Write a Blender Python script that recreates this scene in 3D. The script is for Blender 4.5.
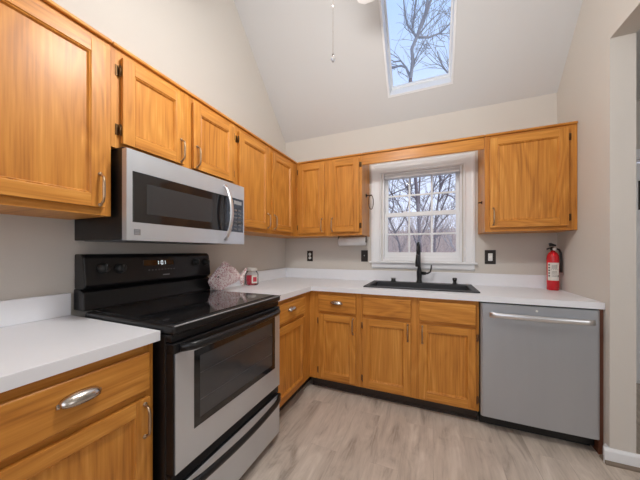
import bpy, bmesh, math, random
from mathutils import Vector, Matrix, noise
PI = math.pi
S = bpy.context.scene
for o in list(bpy.data.objects):
    bpy.data.objects.remove(o)
COL = S.collection

def lin(r, g, b):
    f = lambda c: (c/255/12.92) if c/255 <= .04045 else ((c/255+.055)/1.055)**2.4
    return (f(r), f(g), f(b), 1)

# ------------------------------------------------------------------ camera
cd = bpy.data.cameras.new('camera')
cam = bpy.data.objects.new('camera', cd); COL.objects.link(cam)
cam.location = (1.6085, -2.7298, 1.2205)
cam.rotation_euler = (PI/2, 0, .4014)
cd.sensor_width = 36; cd.sensor_fit = 'HORIZONTAL'
cd.lens = 36*261.99/640
cd.shift_x = 0
cd.shift_y = (251.17-240)/640
cd.clip_start = .02; cd.clip_end = 300
S.camera = cam

# ------------------------------------------------------------------ world
w = bpy.data.worlds.new('sky'); S.world = w; w.use_nodes = True
nt = w.node_tree; nt.nodes.clear()
tc = nt.nodes.new('ShaderNodeTexCoord'); sx = nt.nodes.new('ShaderNodeSeparateXYZ')
cr = nt.nodes.new('ShaderNodeValToRGB'); bg = nt.nodes.new('ShaderNodeBackground'); ow = nt.nodes.new('ShaderNodeOutputWorld')
nt.links.new(tc.outputs['Generated'], sx.inputs[0]); nt.links.new(sx.outputs['Z'], cr.inputs[0])
nt.links.new(cr.outputs[0], bg.inputs[0]); nt.links.new(bg.outputs[0], ow.inputs[0])
cr.color_ramp.elements[0].position = .0; cr.color_ramp.elements[0].color = lin(228, 232, 250)
cr.color_ramp.elements[1].position = .75; cr.color_ramp.elements[1].color = lin(168, 200, 246)
e = cr.color_ramp.elements.new(.4); e.color = lin(208, 222, 250)
bg.inputs[1].default_value = 1.35

# ------------------------------------------------------------------ lights
def area(name, loc, target, sx_, sy_, power, col=(1, 1, 1)):
    l = bpy.data.lights.new(name, 'AREA'); l.shape = 'RECTANGLE'; l.size = sx_; l.size_y = sy_
    l.energy = power; l.color = col
    o = bpy.data.objects.new(name, l); COL.objects.link(o); o.location = loc
    o.rotation_euler = (Vector(target)-Vector(loc)).to_track_quat('-Z', 'Y').to_euler()
    return o
area('rear_fill_light', (1.5, -4.50, 1.75), (1.3, 0, 1.0), 2.0, 1.5, 11, (.96, .98, 1))  # fill light added behind the camera, standing in for daylight
area('side_room_fill_light', (4.4, -2.8, 1.6), (2.6, -.2, 1.2), 1.8, 1.6, 17, (.98, .99, 1))  # fill light added to brighten the side room and its doorway
l = bpy.data.lights.new('fan_globe_lamp', 'POINT'); l.energy = 54; l.color = (1, .98, .955); l.shadow_soft_size = .12
lo = bpy.data.objects.new('fan_globe_lamp', l); COL.objects.link(lo); lo.location = (1.25, -1.80, 2.50)
l = bpy.data.lights.new('ceiling_fill_light', 'POINT'); l.energy = 15; l.color = (.97, .985, 1); l.shadow_soft_size = .25
lo = bpy.data.objects.new('ceiling_fill', l); COL.objects.link(lo); lo.location = (1.25, -2.0, 3.45)  # added fill with no fixture, brightens the sloped ceiling

sun = bpy.data.lights.new('hillside_fill_sun', 'SUN'); sun.energy = 2.6; sun.angle = math.radians(25); sun.color = (1, .96, .92)  # sun lamp added to brighten the hillside under an overcast sky
suno = bpy.data.objects.new('hillside_fill_sun', sun); COL.objects.link(suno); suno.location = (20, -12, 12)
suno.rotation_euler = Vector((-.80, .45, -.40)).to_track_quat('-Z', 'Y').to_euler()
S.view_settings.view_transform = 'Standard'; S.view_settings.look = 'None'
S.view_settings.exposure = 0.0; S.view_settings.gamma = 1.0; S.view_settings.use_curve_mapping = False

# ------------------------------------------------------------------ materials
def newmat(name):
    m = bpy.data.materials.new(name); m.use_nodes = True
    return m, m.node_tree, m.node_tree.nodes['Principled BSDF']

def pmat(name, col, rough=.5, metal=0, spec=.5, coat=0, bump=0, bscale=200, vary=0, vscale=6, emit=None, es=0, stretch=None):
    m, nt, b = newmat(name)
    b.inputs['Base Color'].default_value = col; b.inputs['Roughness'].default_value = rough
    b.inputs['Metallic'].default_value = metal; b.inputs['Specular IOR Level'].default_value = spec
    b.inputs['Coat Weight'].default_value = coat; b.inputs['Coat Roughness'].default_value = .1
    tc = nt.nodes.new('ShaderNodeTexCoord'); mp = nt.nodes.new('ShaderNodeMapping')
    nt.links.new(tc.outputs['Object'], mp.inputs[0])
    if stretch: mp.inputs['Scale'].default_value = stretch
    if vary:
        n = nt.nodes.new('ShaderNodeTexNoise'); n.inputs['Scale'].default_value = vscale; n.inputs['Detail'].default_value = 5
        nt.links.new(mp.outputs[0], n.inputs['Vector'])
        mx = nt.nodes.new('ShaderNodeMix'); mx.data_type = 'RGBA'
        mx.inputs['A'].default_value = tuple(c*(1-vary) for c in col[:3])+(1,)
        mx.inputs['B'].default_value = tuple(min(1, c*(1+vary)) for c in col[:3])+(1,)
        nt.links.new(n.outputs['Fac'], mx.inputs['Factor']); nt.links.new(mx.outputs['Result'], b.inputs['Base Color'])
    if bump:
        n2 = nt.nodes.new('ShaderNodeTexNoise'); n2.inputs['Scale'].default_value = bscale; n2.inputs['Detail'].default_value = 2
        nt.links.new(mp.outputs[0], n2.inputs['Vector'])
        bp = nt.nodes.new('ShaderNodeBump'); bp.inputs['Strength'].default_value = bump; bp.inputs['Distance'].default_value = .002
        nt.links.new(n2.outputs['Fac'], bp.inputs['Height']); nt.links.new(bp.outputs[0], b.inputs['Normal'])
    if emit:
        b.inputs['Emission Color'].default_value = emit; b.inputs['Emission Strength'].default_value = es
    return m

def oak(name, axis, tone=1.0):
    """honey oak, grain running along object axis 'X', 'Y' or 'Z'"""
    m, nt, b = newmat(name); N = nt.nodes.new; K = nt.links.new
    tc = N('ShaderNodeTexCoord'); oi = N('ShaderNodeObjectInfo')
    cmb = N('ShaderNodeCombineXYZ'); mu = N('ShaderNodeMath'); mu.operation = 'MULTIPLY'; mu.inputs[1].default_value = 17.3
    K(oi.outputs['Random'], mu.inputs[0])
    for i in range(3): K(mu.outputs[0], cmb.inputs[i])
    ad = N('ShaderNodeVectorMath'); ad.operation = 'ADD'; K(tc.outputs['Object'], ad.inputs[0]); K(cmb.outputs[0], ad.inputs[1])
    mp = N('ShaderNodeMapping'); K(ad.outputs[0], mp.inputs[0])
    i = 'XYZ'.index(axis)
    sc = [1, 1, 1]; sc[i] = .16; mp.inputs['Scale'].default_value = sc
    # broad cathedral figure
    wv = N('ShaderNodeTexNoise'); wv.inputs['Scale'].default_value = 5.0; wv.inputs['Detail'].default_value = 2; wv.inputs['Distortion'].default_value = .6
    K(mp.outputs[0], wv.inputs['Vector'])
    m1 = N('ShaderNodeMath'); m1.operation = 'MULTIPLY'; m1.inputs[1].default_value = 9; K(wv.outputs['Fac'], m1.inputs[0])
    fr = N('ShaderNodeMath'); fr.operation = 'PINGPONG'; fr.inputs[1].default_value = .5; K(m1.outputs[0], fr.inputs[0])
    # fine pores
    mp2 = N('ShaderNodeMapping'); K(ad.outputs[0], mp2.inputs[0]); s2 = [1, 1, 1]; s2[i] = .035; mp2.inputs['Scale'].default_value = s2
    fn = N('ShaderNodeTexNoise'); fn.inputs['Scale'].default_value = 110; fn.inputs['Detail'].default_value = 3
    K(mp2.outputs[0], fn.inputs['Vector'])
    bn = N('ShaderNodeTexNoise'); bn.inputs['Scale'].default_value = 2.2; K(mp.outputs[0], bn.inputs['Vector'])
    a1 = N('ShaderNodeMath'); a1.operation = 'MULTIPLY_ADD'; a1.inputs[1].default_value = .42; K(fr.outputs[0], a1.inputs[0])
    a2 = N('ShaderNodeMath'); a2.operation = 'MULTIPLY'; a2.inputs[1].default_value = .70; K(fn.outputs['Fac'], a2.inputs[0])
    K(a2.outputs[0], a1.inputs[2])
    a3 = N('ShaderNodeMath'); a3.operation = 'MULTIPLY_ADD'; a3.inputs[1].default_value = .42; K(bn.outputs['Fac'], a3.inputs[0]); K(a1.outputs[0], a3.inputs[2])
    cr = N('ShaderNodeValToRGB'); K(a3.outputs[0], cr.inputs[0])
    el = cr.color_ramp.elements
    f = lambda r, g, bb: tuple(c*tone for c in lin(r, g, bb)[:3])+(1,)
    el[0].position = .30; el[0].color = f(152, 92, 34)
    el[1].position = .95; el[1].color = f(224, 162, 82)
    x = el.new(.60); x.color = f(195, 127, 52)
    x = el.new(.78); x.color = f(208, 141, 61)
    K(cr.outputs[0], b.inputs['Base Color'])
    b.inputs['Roughness'].default_value = .42; b.inputs['Specular IOR Level'].default_value = .3; b.inputs['Coat Weight'].default_value = .12; b.inputs['Coat Roughness'].default_value = .25
    bp = N('ShaderNodeBump'); bp.inputs['Strength'].default_value = .12; bp.inputs['Distance'].default_value = .001
    K(fn.outputs['Fac'], bp.inputs['Height']); K(bp.outputs[0], b.inputs['Normal'])
    return m

OV, OH, OY = oak('oak_upright_grain', 'Z'), oak('oak_level_grain', 'X'), oak('oak_depth_grain', 'Y')
OAK = [OV, OH]
wall_paint = pmat('wall_paint', lin(212, 206, 198), .85, spec=.2, bump=.25, bscale=260, vary=.015, vscale=2)
ceil_paint = pmat('ceiling_paint', lin(214, 214, 214), .9, spec=.15, bump=.25, bscale=220)
white_trim = pmat('white_trim', lin(238, 239, 241), .38)
shade_cloth = pmat('pleated_shade_cloth', lin(226, 227, 229), .8)
laminate = pmat('white_laminate', lin(238, 239, 243), .33, vary=.012, vscale=30)
stainless = pmat('stainless_steel', lin(212, 217, 223), .36, metal=.7, vary=.05, vscale=9, stretch=(1, 1, .08))
steel_dw = pmat('dishwasher_steel', lin(186, 190, 196), .38, metal=.72, bump=.05, bscale=60, vary=.07, vscale=5, stretch=(1.6, 1, .12))
bright_steel = pmat('polished_steel', lin(232, 232, 234), .34, metal=1)
nickel = pmat('satin_nickel', lin(205, 198, 190), .24, metal=1)
bronze = pmat('dark_bronze', lin(60, 42, 30), .4, metal=.8)
brass = pmat('aged_brass_hinge', lin(92, 66, 38), .4, metal=.8)
base_hinge = pmat('worn_brass_hinge', lin(122, 80, 44), .5, metal=.3)
pull_metal = pmat('champagne_bar_pull', lin(186, 160, 132), .3, metal=1)
blackapp = pmat('black_enamel', (.010, .010, .011, 1), .30, spec=.4, bump=.1, bscale=350)
blackgloss = pmat('black_glass', (.01, .01, .011, 1), .06, coat=.4)
ovenglass = pmat('oven_window_glass', (.06, .06, .063, 1), .12)
screen_glass = pmat('microwave_screen', (.035, .036, .038, 1), .25)
blackplastic = pmat('black_plastic', (.02, .02, .02, 1), .4)
faucet_black = pmat('matte_black_metal', (.022, .022, .024, 1), .32, metal=.4)
sink_black = pmat('black_granite_composite', (.035, .036, .04, 1), .55, bump=.3, bscale=500, vary=.25, vscale=300)
toe_dark = pmat('toe_kick_dark', lin(58, 46, 38), .6)
reddish = pmat('red_brown_filler', lin(112, 66, 46), .5, vary=.12, vscale=20)
shoe_taupe = pmat('shoe_moulding_taupe', lin(128, 113, 98), .5)
plate_dark = pmat('dark_switch_plate', lin(48, 42, 38), .35, metal=.3)
white_plastic = pmat('white_plastic', lin(236, 236, 232), .35)
paper = pmat('paper_towel', lin(242, 242, 242), .9, bump=.4, bscale=120)
red_paint = pmat('red_enamel', lin(206, 24, 36), .25, coat=.3)
label_white = pmat('paper_label', lin(226, 222, 214), .6)
ink = pmat('label_ink', lin(70, 64, 66), .6)
grey_mark = pmat('grey_marking', lin(150, 150, 152), .5)
ring_mark = pmat('burner_marking', (.035, .035, .037, 1), .2)
dim_mark = pmat('dim_grey_marking', lin(92, 92, 95), .4)
badge_grey = pmat('badge_grey', lin(116, 116, 120), .4)
digit_glow = pmat('clock_digits', lin(230, 238, 240), .5, emit=lin(225, 238, 245), es=1.3)
candle_red = pmat('candle_wax_red', lin(196, 56, 74), .3)
rubber = pmat('dark_rubber', (.015, .015, .015, 1), .7)
fan_white = pmat('fan_white', lin(236, 236, 236), .4)
globe_m = pmat('frosted_globe', lin(250, 248, 240), .4, emit=(1, .95, .86, 1), es=2.5)
drain_steel = pmat('drain_steel', lin(150, 150, 152), .3, metal=1)

def glassmat(name, tint=(1, 1, 1, 1), ior=1.35):
    m, nt, b = newmat(name); nt.nodes.remove(b)
    out = nt.nodes['Material Output']
    t = nt.nodes.new('ShaderNodeBsdfTransparent'); t.inputs[0].default_value = tint
    g = nt.nodes.new('ShaderNodeBsdfGlossy'); g.inputs['Roughness'].default_value = .02
    fr = nt.nodes.new('ShaderNodeFresnel'); fr.inputs[0].default_value = ior
    mx = nt.nodes.new('ShaderNodeMixShader')
    nt.links.new(fr.outputs[0], mx.inputs[0]); nt.links.new(t.outputs[0], mx.inputs[1]); nt.links.new(g.outputs[0], mx.inputs[2])
    nt.links.new(mx.outputs[0], out.inputs[0])
    return m
pane_glass = glassmat('window_glass', (.96, .97, .98, 1))
jar_glass = glassmat('jar_glass', (.98, .98, .98, 1), 1.12)
crystal = pmat('crystal', (1, 1, 1, 1), .02); crystal.node_tree.nodes['Principled BSDF'].inputs['Transmission Weight'].default_value = .8

# floor: planks running away along Y
def floor_material():
    m, nt, b = newmat('grey_oak_vinyl_planks'); N = nt.nodes.new; K = nt.links.new
    tc = N('ShaderNodeTexCoord'); mp = N('ShaderNodeMapping'); mp.inputs['Rotation'].default_value = (0, 0, PI/2)
    K(tc.outputs['Object'], mp.inputs[0])
    br = N('ShaderNodeTexBrick'); br.inputs['Scale'].default_value = 1; br.inputs['Brick Width'].default_value = 1.22; br.inputs['Row Height'].default_value = .18
    br.inputs['Mortar Size'].default_value = .0012; br.inputs['Mortar Smooth'].default_value = .2; br.offset = .37
    br.inputs['Color1'].default_value = (.25, .25, .25, 1); br.inputs['Color2'].default_value = (.75, .75, .75, 1); br.inputs['Mortar'].default_value = (0, 0, 0, 1)
    K(mp.outputs[0], br.inputs['Vector'])
    sp = N('ShaderNodeSeparateXYZ'); K(br.outputs['Color'], sp.inputs[0])
    # offset the grain per plank
    ml = N('ShaderNodeMath'); ml.operation = 'MULTIPLY'; ml.inputs[1].default_value = 37; K(sp.outputs[0], ml.inputs[0])
    cm = N('ShaderNodeCombineXYZ'); K(ml.outputs[0], cm.inputs[0]); K(ml.outputs[0], cm.inputs[1])
    ad = N('ShaderNodeVectorMath'); ad.operation = 'ADD'; K(tc.outputs['Object'], ad.inputs[0]); K(cm.outputs[0], ad.inputs[1])
    mg = N('ShaderNodeMapping'); mg.inputs['Scale'].default_value = (1, .24, 1); K(ad.outputs[0], mg.inputs[0])
    n1 = N('ShaderNodeTexNoise'); n1.inputs['Scale'].default_value = 9; n1.inputs['Detail'].default_value = 6; n1.inputs['Roughness'].default_value = .6; n1.inputs['Distortion'].default_value = 1.2
    K(mg.outputs[0], n1.inputs['Vector'])
    mg2 = N('ShaderNodeMapping'); mg2.inputs['Scale'].default_value = (1, .05, 1); K(ad.outputs[0], mg2.inputs[0])
    n2 = N('ShaderNodeTexNoise'); n2.inputs['Scale'].default_value = 90; n2.inputs['Detail'].default_value = 3; K(mg2.outputs[0], n2.inputs['Vector'])
    a = N('ShaderNodeMath'); a.operation = 'MULTIPLY_ADD'; a.inputs[1].default_value = .8; K(n1.outputs['Fac'], a.inputs[0])
    a2 = N('ShaderNodeMath'); a2.operation = 'MULTIPLY'; a2.inputs[1].default_value = .2; K(n2.outputs['Fac'], a2.inputs[0]); K(a2.outputs[0], a.inputs[2])
    cr = N('ShaderNodeValToRGB'); K(a.outputs[0], cr.inputs[0]); el = cr.color_ramp.elements
    el[0].position = .33; el[0].color = lin(160, 145, 131)
    el[1].position = .68; el[1].color = lin(222, 210, 197)
    x = el.new(.47); x.color = lin(198, 184, 170)
    x = el.new(.56); x.color = lin(209, 195, 181)
    hs = N('ShaderNodeMix'); hs.data_type = 'RGBA'; hs.blend_type = 'MULTIPLY'; hs.inputs['Factor'].default_value = 1
    mr = N('ShaderNodeMapRange'); mr.inputs['From Min'].default_value = 0; mr.inputs['From Max'].default_value = .8; mr.inputs['To Min'].default_value = .93; mr.inputs['To Max'].default_value = 1.05
    K(sp.outputs[0], mr.inputs[0]); K(cr.outputs[0], hs.inputs['A']); K(mr.outputs[0], hs.inputs['B'])
    K(hs.outputs['Result'], b.inputs['Base Color'])
    b.inputs['Roughness'].default_value = .48; b.inputs['Specular IOR Level'].default_value = .35
    bp = N('ShaderNodeBump'); bp.inputs['Strength'].default_value = .15; bp.inputs['Distance'].default_value = .002
    K(a.outputs[0], bp.inputs['Height']); K(bp.outputs[0], b.inputs['Normal'])
    return m
floor_mat = floor_material()

def fish_cloth():
    m, nt, b = newmat('dotted_cotton'); N = nt.nodes.new; K = nt.links.new
    tc = N('ShaderNodeTexCoord'); v = N('ShaderNodeTexVoronoi'); v.inputs['Scale'].default_value = 120; v.inputs['Randomness'].default_value = .75
    K(tc.outputs['Object'], v.inputs['Vector'])
    cr = N('ShaderNodeValToRGB'); cr.color_ramp.interpolation = 'LINEAR'
    cr.color_ramp.elements[0].position = .30; cr.color_ramp.elements[0].color = lin(168, 66, 84)
    cr.color_ramp.elements[1].position = .46; cr.color_ramp.elements[1].color = lin(236, 224, 222)
    K(v.outputs['Distance'], cr.inputs[0]); K(cr.outputs[0], b.inputs['Base Color']); b.inputs['Roughness'].default_value = .9
    return m
fish_mat = fish_cloth()

# ------------------------------------------------------------------ mesh helpers
class MB:
    def __init__(s): s.bm = bmesh.new(); s.mats = []
    def mi(s, m):
        if m not in s.mats: s.mats.append(m)
        return s.mats.index(m)
    def add(s, bm2, m, smooth=False):
        k = s.mi(m)
        vm = {v: s.bm.verts.new(v.co) for v in bm2.verts}
        for f in bm2.faces:
            try: nf = s.bm.faces.new([vm[v] for v in f.verts])
            except ValueError: continue
            nf.material_index = k; nf.smooth = smooth
        bm2.free()
    def box(s, x0, x1, y0, y1, z0, z1, m, bev=0, seg=2, smooth=False):
        b = bmesh.new()
        vs = [b.verts.new((x, y, z)) for x in (x0, x1) for y in (y0, y1) for z in (z0, z1)]
        for q in ((0, 1, 3, 2), (4, 6, 7, 5), (0, 4, 5, 1), (2, 3, 7, 6), (0, 2, 6, 4), (1, 5, 7, 3)):
            b.faces.new([vs[i] for i in q])
        if bev: bmesh.ops.bevel(b, geom=b.edges[:], offset=bev, segments=seg, profile=.5, affect='EDGES', clamp_overlap=True)
        bmesh.ops.recalc_face_normals(b, faces=b.faces)
        s.add(b, m, smooth); return s
    def lathe(s, prof, m, c=(0, 0, 0), axis='Z', n=28, smooth=True):
        """prof: list of (radius, height)"""
        b = bmesh.new(); rings = []
        for r, h in prof:
            ring = []
            for k in range(n if r > 1e-6 else 1):
                a = 2*PI*k/n; p = (r*math.cos(a), r*math.sin(a), h)
                if axis == 'X': p = (p[2], p[0], p[1])
                elif axis == 'Y': p = (p[1], p[2], p[0])
                ring.append(b.verts.new((p[0]+c[0], p[1]+c[1], p[2]+c[2])))
            rings.append(ring)
        for a_, b_ in zip(rings, rings[1:]):
            for k in range(n):
                q = [a_[k % len(a_)], a_[(k+1) % len(a_)], b_[(k+1) % len(b_)], b_[k % len(b_)]]
                q = [v for i, v in enumerate(q) if v not in q[:i]]
                if len(q) > 2: b.faces.new(q)
        for ring in (rings[0], rings[-1]):
            if len(ring) > 1: b.faces.new(ring)
        bmesh.ops.recalc_face_normals(b, faces=b.faces)
        s.add(b, m, smooth); return s
    def tube(s, pts, r, m, n=10, smooth=True, flat=None, up=(0, 0, 1), cap=True):
        """sweep; r number or list; flat=(a,b) elliptical half sizes across side / up"""
        b = bmesh.new(); P = [Vector(p) for p in pts]; rings = []
        pu = Vector(up)
        for i, p in enumerate(P):
            d = (P[min(i+1, len(P)-1)]-P[max(i-1, 0)]).normalized()
            sd = d.cross(pu)
            if sd.length < 1e-4: sd = d.cross(Vector((1, 0, 0)))
            sd.normalize(); u = sd.cross(d).normalized()
            rr = r[i] if isinstance(r, (list, tuple)) else r
            fa, fb = flat if flat else (1, 1)
            rings.append([b.verts.new(p+sd*math.cos(2*PI*k/n)*rr*fa+u*math.sin(2*PI*k/n)*rr*fb) for k in range(n)])
            if not flat: pu = u
        for a_, b_ in zip(rings, rings[1:]):
            for k in range(n): b.faces.new([a_[k], a_[(k+1) % n], b_[(k+1) % n], b_[k]])
        if cap:
            b.faces.new(rings[0]); b.faces.new(rings[-1])
        bmesh.ops.recalc_face_normals(b, faces=b.faces)
        s.add(b, m, smooth); return s
    def prism(s, poly, axis, a0, a1, m, bev=0, smooth=False):
        """poly in the two other axes in order; extruded along axis from a0 to a1"""
        b = bmesh.new()
        def P(u, v, a): return {'X': (a, u, v), 'Y': (u, a, v), 'Z': (u, v, a)}[axis]
        A = [b.verts.new(P(u, v, a0)) for u, v in poly]; B = [b.verts.new(P(u, v, a1)) for u, v in poly]
        b.faces.new(A); b.faces.new(B)
        n = len(poly)
        for k in range(n): b.faces.new([A[k], A[(k+1) % n], B[(k+1) % n], B[k]])
        if bev: bmesh.ops.bevel(b, geom=b.edges[:], offset=bev, segments=2, profile=.5, affect='EDGES', clamp_overlap=True)
        bmesh.ops.recalc_face_normals(b, faces=b.faces)
        s.add(b, m, smooth); return s
    def cells(s, xs, ys, keep, axis, a0, a1, m):
        """union of grid cells as one slab, keep(cx,cy); slab thickness along axis"""
        b = bmesh.new(); V = {}
        def P(i, j, a):
            k = (i, j, a)
            if k not in V:
                u, v = xs[i], ys[j]; V[k] = b.verts.new({'X': (a, u, v), 'Y': (u, a, v), 'Z': (u, v, a)}[axis])
            return V[k]
        nx, ny = len(xs)-1, len(ys)-1
        kp = lambda i, j: 0 <= i < nx and 0 <= j < ny and keep((xs[i]+xs[i+1])/2, (ys[j]+ys[j+1])/2)
        for i in range(nx):
            for j in range(ny):
                if not kp(i, j): continue
                for a in (a0, a1): b.faces.new([P(i, j, a), P(i+1, j, a), P(i+1, j+1, a), P(i, j+1, a)])
                for di, dj, e0, e1 in ((-1, 0, (i, j), (i, j+1)), (1, 0, (i+1, j), (i+1, j+1)), (0, -1, (i, j), (i+1, j)), (0, 1, (i, j+1), (i+1, j+1))):
                    if not kp(i+di, j+dj):
                        b.faces.new([P(*e0, a0), P(*e1, a0), P(*e1, a1), P(*e0, a1)])
        bmesh.ops.recalc_face_normals(b, faces=b.faces)
        s.add(b, m); return s
    def build(s, name, parent=None, loc=(0, 0, 0), rot=(0, 0, 0), label=None):
        me = bpy.data.meshes.new(name); s.bm.to_mesh(me); s.bm.free()
        for m in s.mats: me.materials.append(m)
        o = bpy.data.objects.new(name, me); COL.objects.link(o)
        o.parent = parent; o.location = loc; o.rotation_euler = rot
        if label: o['label'] = label
        return o

def tag(o, label, cat, group=None, kind=None):
    o['label'] = label; o['category'] = cat
    if group: o['group'] = group
    if kind: o['kind'] = kind
    return o
def thing(name, label, cat, loc=(0, 0, 0), rot=0, group=None):
    o = bpy.data.objects.new(name, None); COL.objects.link(o); o.location = loc; o.rotation_euler = (0, 0, rot)
    o.empty_display_size = .05
    return tag(o, label, cat, group)
def struct(o):
    o['kind'] = 'structure'; return o
def inrect(x, y, r): return r[0] < x < r[1] and r[2] < y < r[3]

# ================================================================== STRUCTURE
W, H, SL = 2.557, 2.517, 1.03
RID = -2.3; REAR = -4.6
XR = 4.8
mb = MB().box(-.12, XR+.12, REAR-.12, .15, -.06, 0, floor_mat); struct(mb.build('floor'))
hz = lambda y: H-SL*y if y > RID else H-SL*(2*RID-y)
# left wall
struct(MB().prism([(.15, -.06), (.15, hz(0)), (0, hz(0)), (RID, hz(RID)), (REAR, hz(REAR)), (REAR-.12, hz(REAR)), (REAR-.12, -.06)], 'X', -.12, 0, wall_paint).build('wall_left'))
# back wall with window opening
WX0, WX1, WZ0, WZ1 = 1.150, 1.868, 1.1215, 2.035
struct(MB().cells([0, WX0, WX1, W+.11], [0, WZ0, WZ1, H+.02], lambda x, z: not inrect(x, z, (WX0, WX1, WZ0, WZ1)), 'Y', 0, .15, wall_paint).build('wall_back'))
# right wall: short return, header over the opening
OPY = -.685; OPZ = 2.447; OPE = -3.3
b = MB()
b.prism([(0, 0), (0, hz(0)), (OPY, hz(OPY)), (OPY, 0)], 'X', W, W+.11, wall_paint)
b.prism([(OPY, OPZ), (OPY, hz(OPY)), (RID, hz(RID)), (OPE, hz(OPE)), (OPE, OPZ)], 'X', W, W+.11, wall_paint)
b.prism([(OPE, 0), (OPE, hz(OPE)), (REAR, hz(REAR)), (REAR, 0)], 'X', W, W+.11, wall_paint)
struct(b.build('wall_right'))
# rear wall with an opening for the window added around the fill light
struct(MB().cells([0, .45, 2.5, XR], [0, .95, 2.55, 2.75], lambda x, z: not inrect(x, z, (.45, 2.5, .95, 2.55)), 'Y', REAR-.12, REAR, wall_paint).build('wall_rear'))
# side room
struct(MB().cells([W+.11, 3.29, 4.21, XR], [0, 2.06, 2.6], lambda x, z: not inrect(x, z, (3.29, 4.21, -1, 2.06)), 'Y', .62, .74, wall_paint).build('wall_side_room'))
struct(MB().box(XR, XR+.12, REAR-.12, .74, 0, 2.6, wall_paint).build('wall_side_room_end'))
struct(MB().box(W+.112, XR+.12, REAR-.12, .74, 2.6, 2.68, ceil_paint).build('ceiling_side_room'))
struct(MB().box(W+.112, XR, .15, .74, -.06, 0, floor_mat).build('floor_side_room'))
struct(MB().box(W+.0, W+.11, .15, .74, 0, 2.6, wall_paint).build('wall_side_room_return'))
# ceiling slopes; skylight opening cut in the front slope
k = math.sqrt(1+SL*SL)
ang = math.atan(SL)
SX0, SX1, SS0, SS1 = 1.226, 1.786, .163*k, 1.02*k
L = -RID*k
cl = MB().cells([-.0, SX0, SX1, W], [-.0, SS0, SS1, L], lambda x, s_: not inrect(x, s_, (SX0, SX1, SS0, SS1)), 'Z', 0, .06, ceil_paint)
# local: x, s(y), z-up normal -> rotate so +Y local runs toward -Y world and up
# build as rotation about X by (pi-ang) with flipped normal axis
M = Matrix(((1, 0, 0, 0), (0, -1/k, SL/k, 0), (0, SL/k, 1/k, H), (0, 0, 0, 1)))
def slope_obj(mbx, name, parent=None):
    for v in mbx.bm.verts: v.co = M @ v.co
    bmesh.ops.recalc_face_normals(mbx.bm, faces=mbx.bm.faces)
    return mbx.build(name, parent)
struct(slope_obj(cl, 'ceiling'))
struct(MB().prism([(RID, hz(RID)), (REAR, hz(REAR)), (REAR, hz(REAR)+.08), (RID, hz(RID)+.08)], 'X', 0, W, ceil_paint).build('ceiling_rear_slope'))

# ---- skylight
sky = bpy.data.objects.new('window_2', None); COL.objects.link(sky); struct(sky)
D = .20
cell4 = lambda x0, x1, s0, s1, t: ([x0-t, x0, x1, x1+t], [s0-t, s0, s1, s1+t], (lambda x, s_: not inrect(x, s_, (x0, x1, s0, s1))))
q = cell4(SX0+.018, SX1-.018, SS0+.018, SS1-.018, .017)
slope_obj(MB().cells(*q, 'Z', .002, D, white_trim), 'shaft_lining', sky)
q = cell4(SX0+.03, SX1-.03, SS0+.034, SS1-.03, .07)
slope_obj(MB().cells(*q, 'Z', D+.002, D+.06, white_trim), 'skylight_frame', sky)
slope_obj(MB().box(SX0, SX1, SS0, SS1, D+.062, D+.070, pane_glass), 'pane', sky)

# ---- baseboards
def bb(u0, u1, name, axis, fixed, out):
    """baseboard plus shoe; axis X or Y run; out=+1/-1 direction away from wall"""
    o = out; t = .013
    p = [(fixed, 0), (fixed+o*t, 0), (fixed+o*t, .07), (fixed+o*t*.5, .083), (fixed, .086)]
    s_ = [(fixed+o*(t+.001), 0), (fixed+o*(t+.016), 0), (fixed+o*(t+.015), .009), (fixed+o*(t+.010), .015), (fixed+o*(t+.001), .019)]
    m_ = MB()
    if axis == 'X': m_.prism(p, 'X', u0, u1, white_trim); m_.prism(s_, 'X', u0, u1, shoe_taupe)
    else: m_.prism(p, 'Y', u0, u1, white_trim); m_.prism(s_, 'Y', u0, u1, shoe_taupe)
    return struct(m_.build(name))
bb(W-.028, W+.11+.028, 'baseboard_jamb', 'X', OPY-.0005, -1)
bb(OPY-.0, -.648, 'baseboard_right', 'Y', W-.0005, -1)
bb(W+.2, 3.20, 'baseboard_side_room', 'X', .6195, -1)

# ---- window_1
win = bpy.data.objects.new('window_1', None); COL.objects.link(win); struct(win)
ox0, ox1, oz1 = 1.036, 1.972, 2.112
zs = 1.120   # stool top
# casing: mitred left, right, head with a stepped profile
def casing_side(sgn):
    xo = ox0 if sgn < 0 else ox1; xi = WX0-.012 if sgn < 0 else WX1+.012
    m_ = MB()
    wdt = (xi-xo)
    prof = [(0, 0), (0, -.020), (.15, -.024), (.35, -.018), (.75, -.016), (.88, -.022), (1, -.012), (1, 0)]
    b2 = bmesh.new()
    A = [b2.verts.new((xo+wdt*u, v, zs)) for u, v in prof]
    B = [b2.verts.new((xo+wdt*u, v, oz1-abs(wdt)*u)) for u, v in prof]
    b2.faces.new(A); b2.faces.new(B)
    for i in range(len(prof)): b2.faces.new([A[i], A[(i+1) % len(prof)], B[(i+1) % len(prof)], B[i]])
    bmesh.ops.recalc_face_normals(b2, faces=b2.faces); m_.add(b2, white_trim)
    m_.build('casing', win)
casing_side(-1); casing_side(1)
m_ = MB(); b2 = bmesh.new()
wd = WX0-.012-ox0
prof = [(0, 0), (0, -.020), (.15, -.024), (.35, -.018), (.75, -.016), (.88, -.022), (1, -.012), (1, 0)]
A = [b2.verts.new((ox0+wd*u, v, oz1-wd*u)) for u, v in prof]; B = [b2.verts.new((ox1-wd*u, v, oz1-wd*u)) for u, v in prof]
b2.faces.new(A); b2.faces.new(B)
for i in range(len(prof)): b2.faces.new([A[i], A[(i+1) % len(prof)], B[(i+1) % len(prof)], B[i]])
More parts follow.
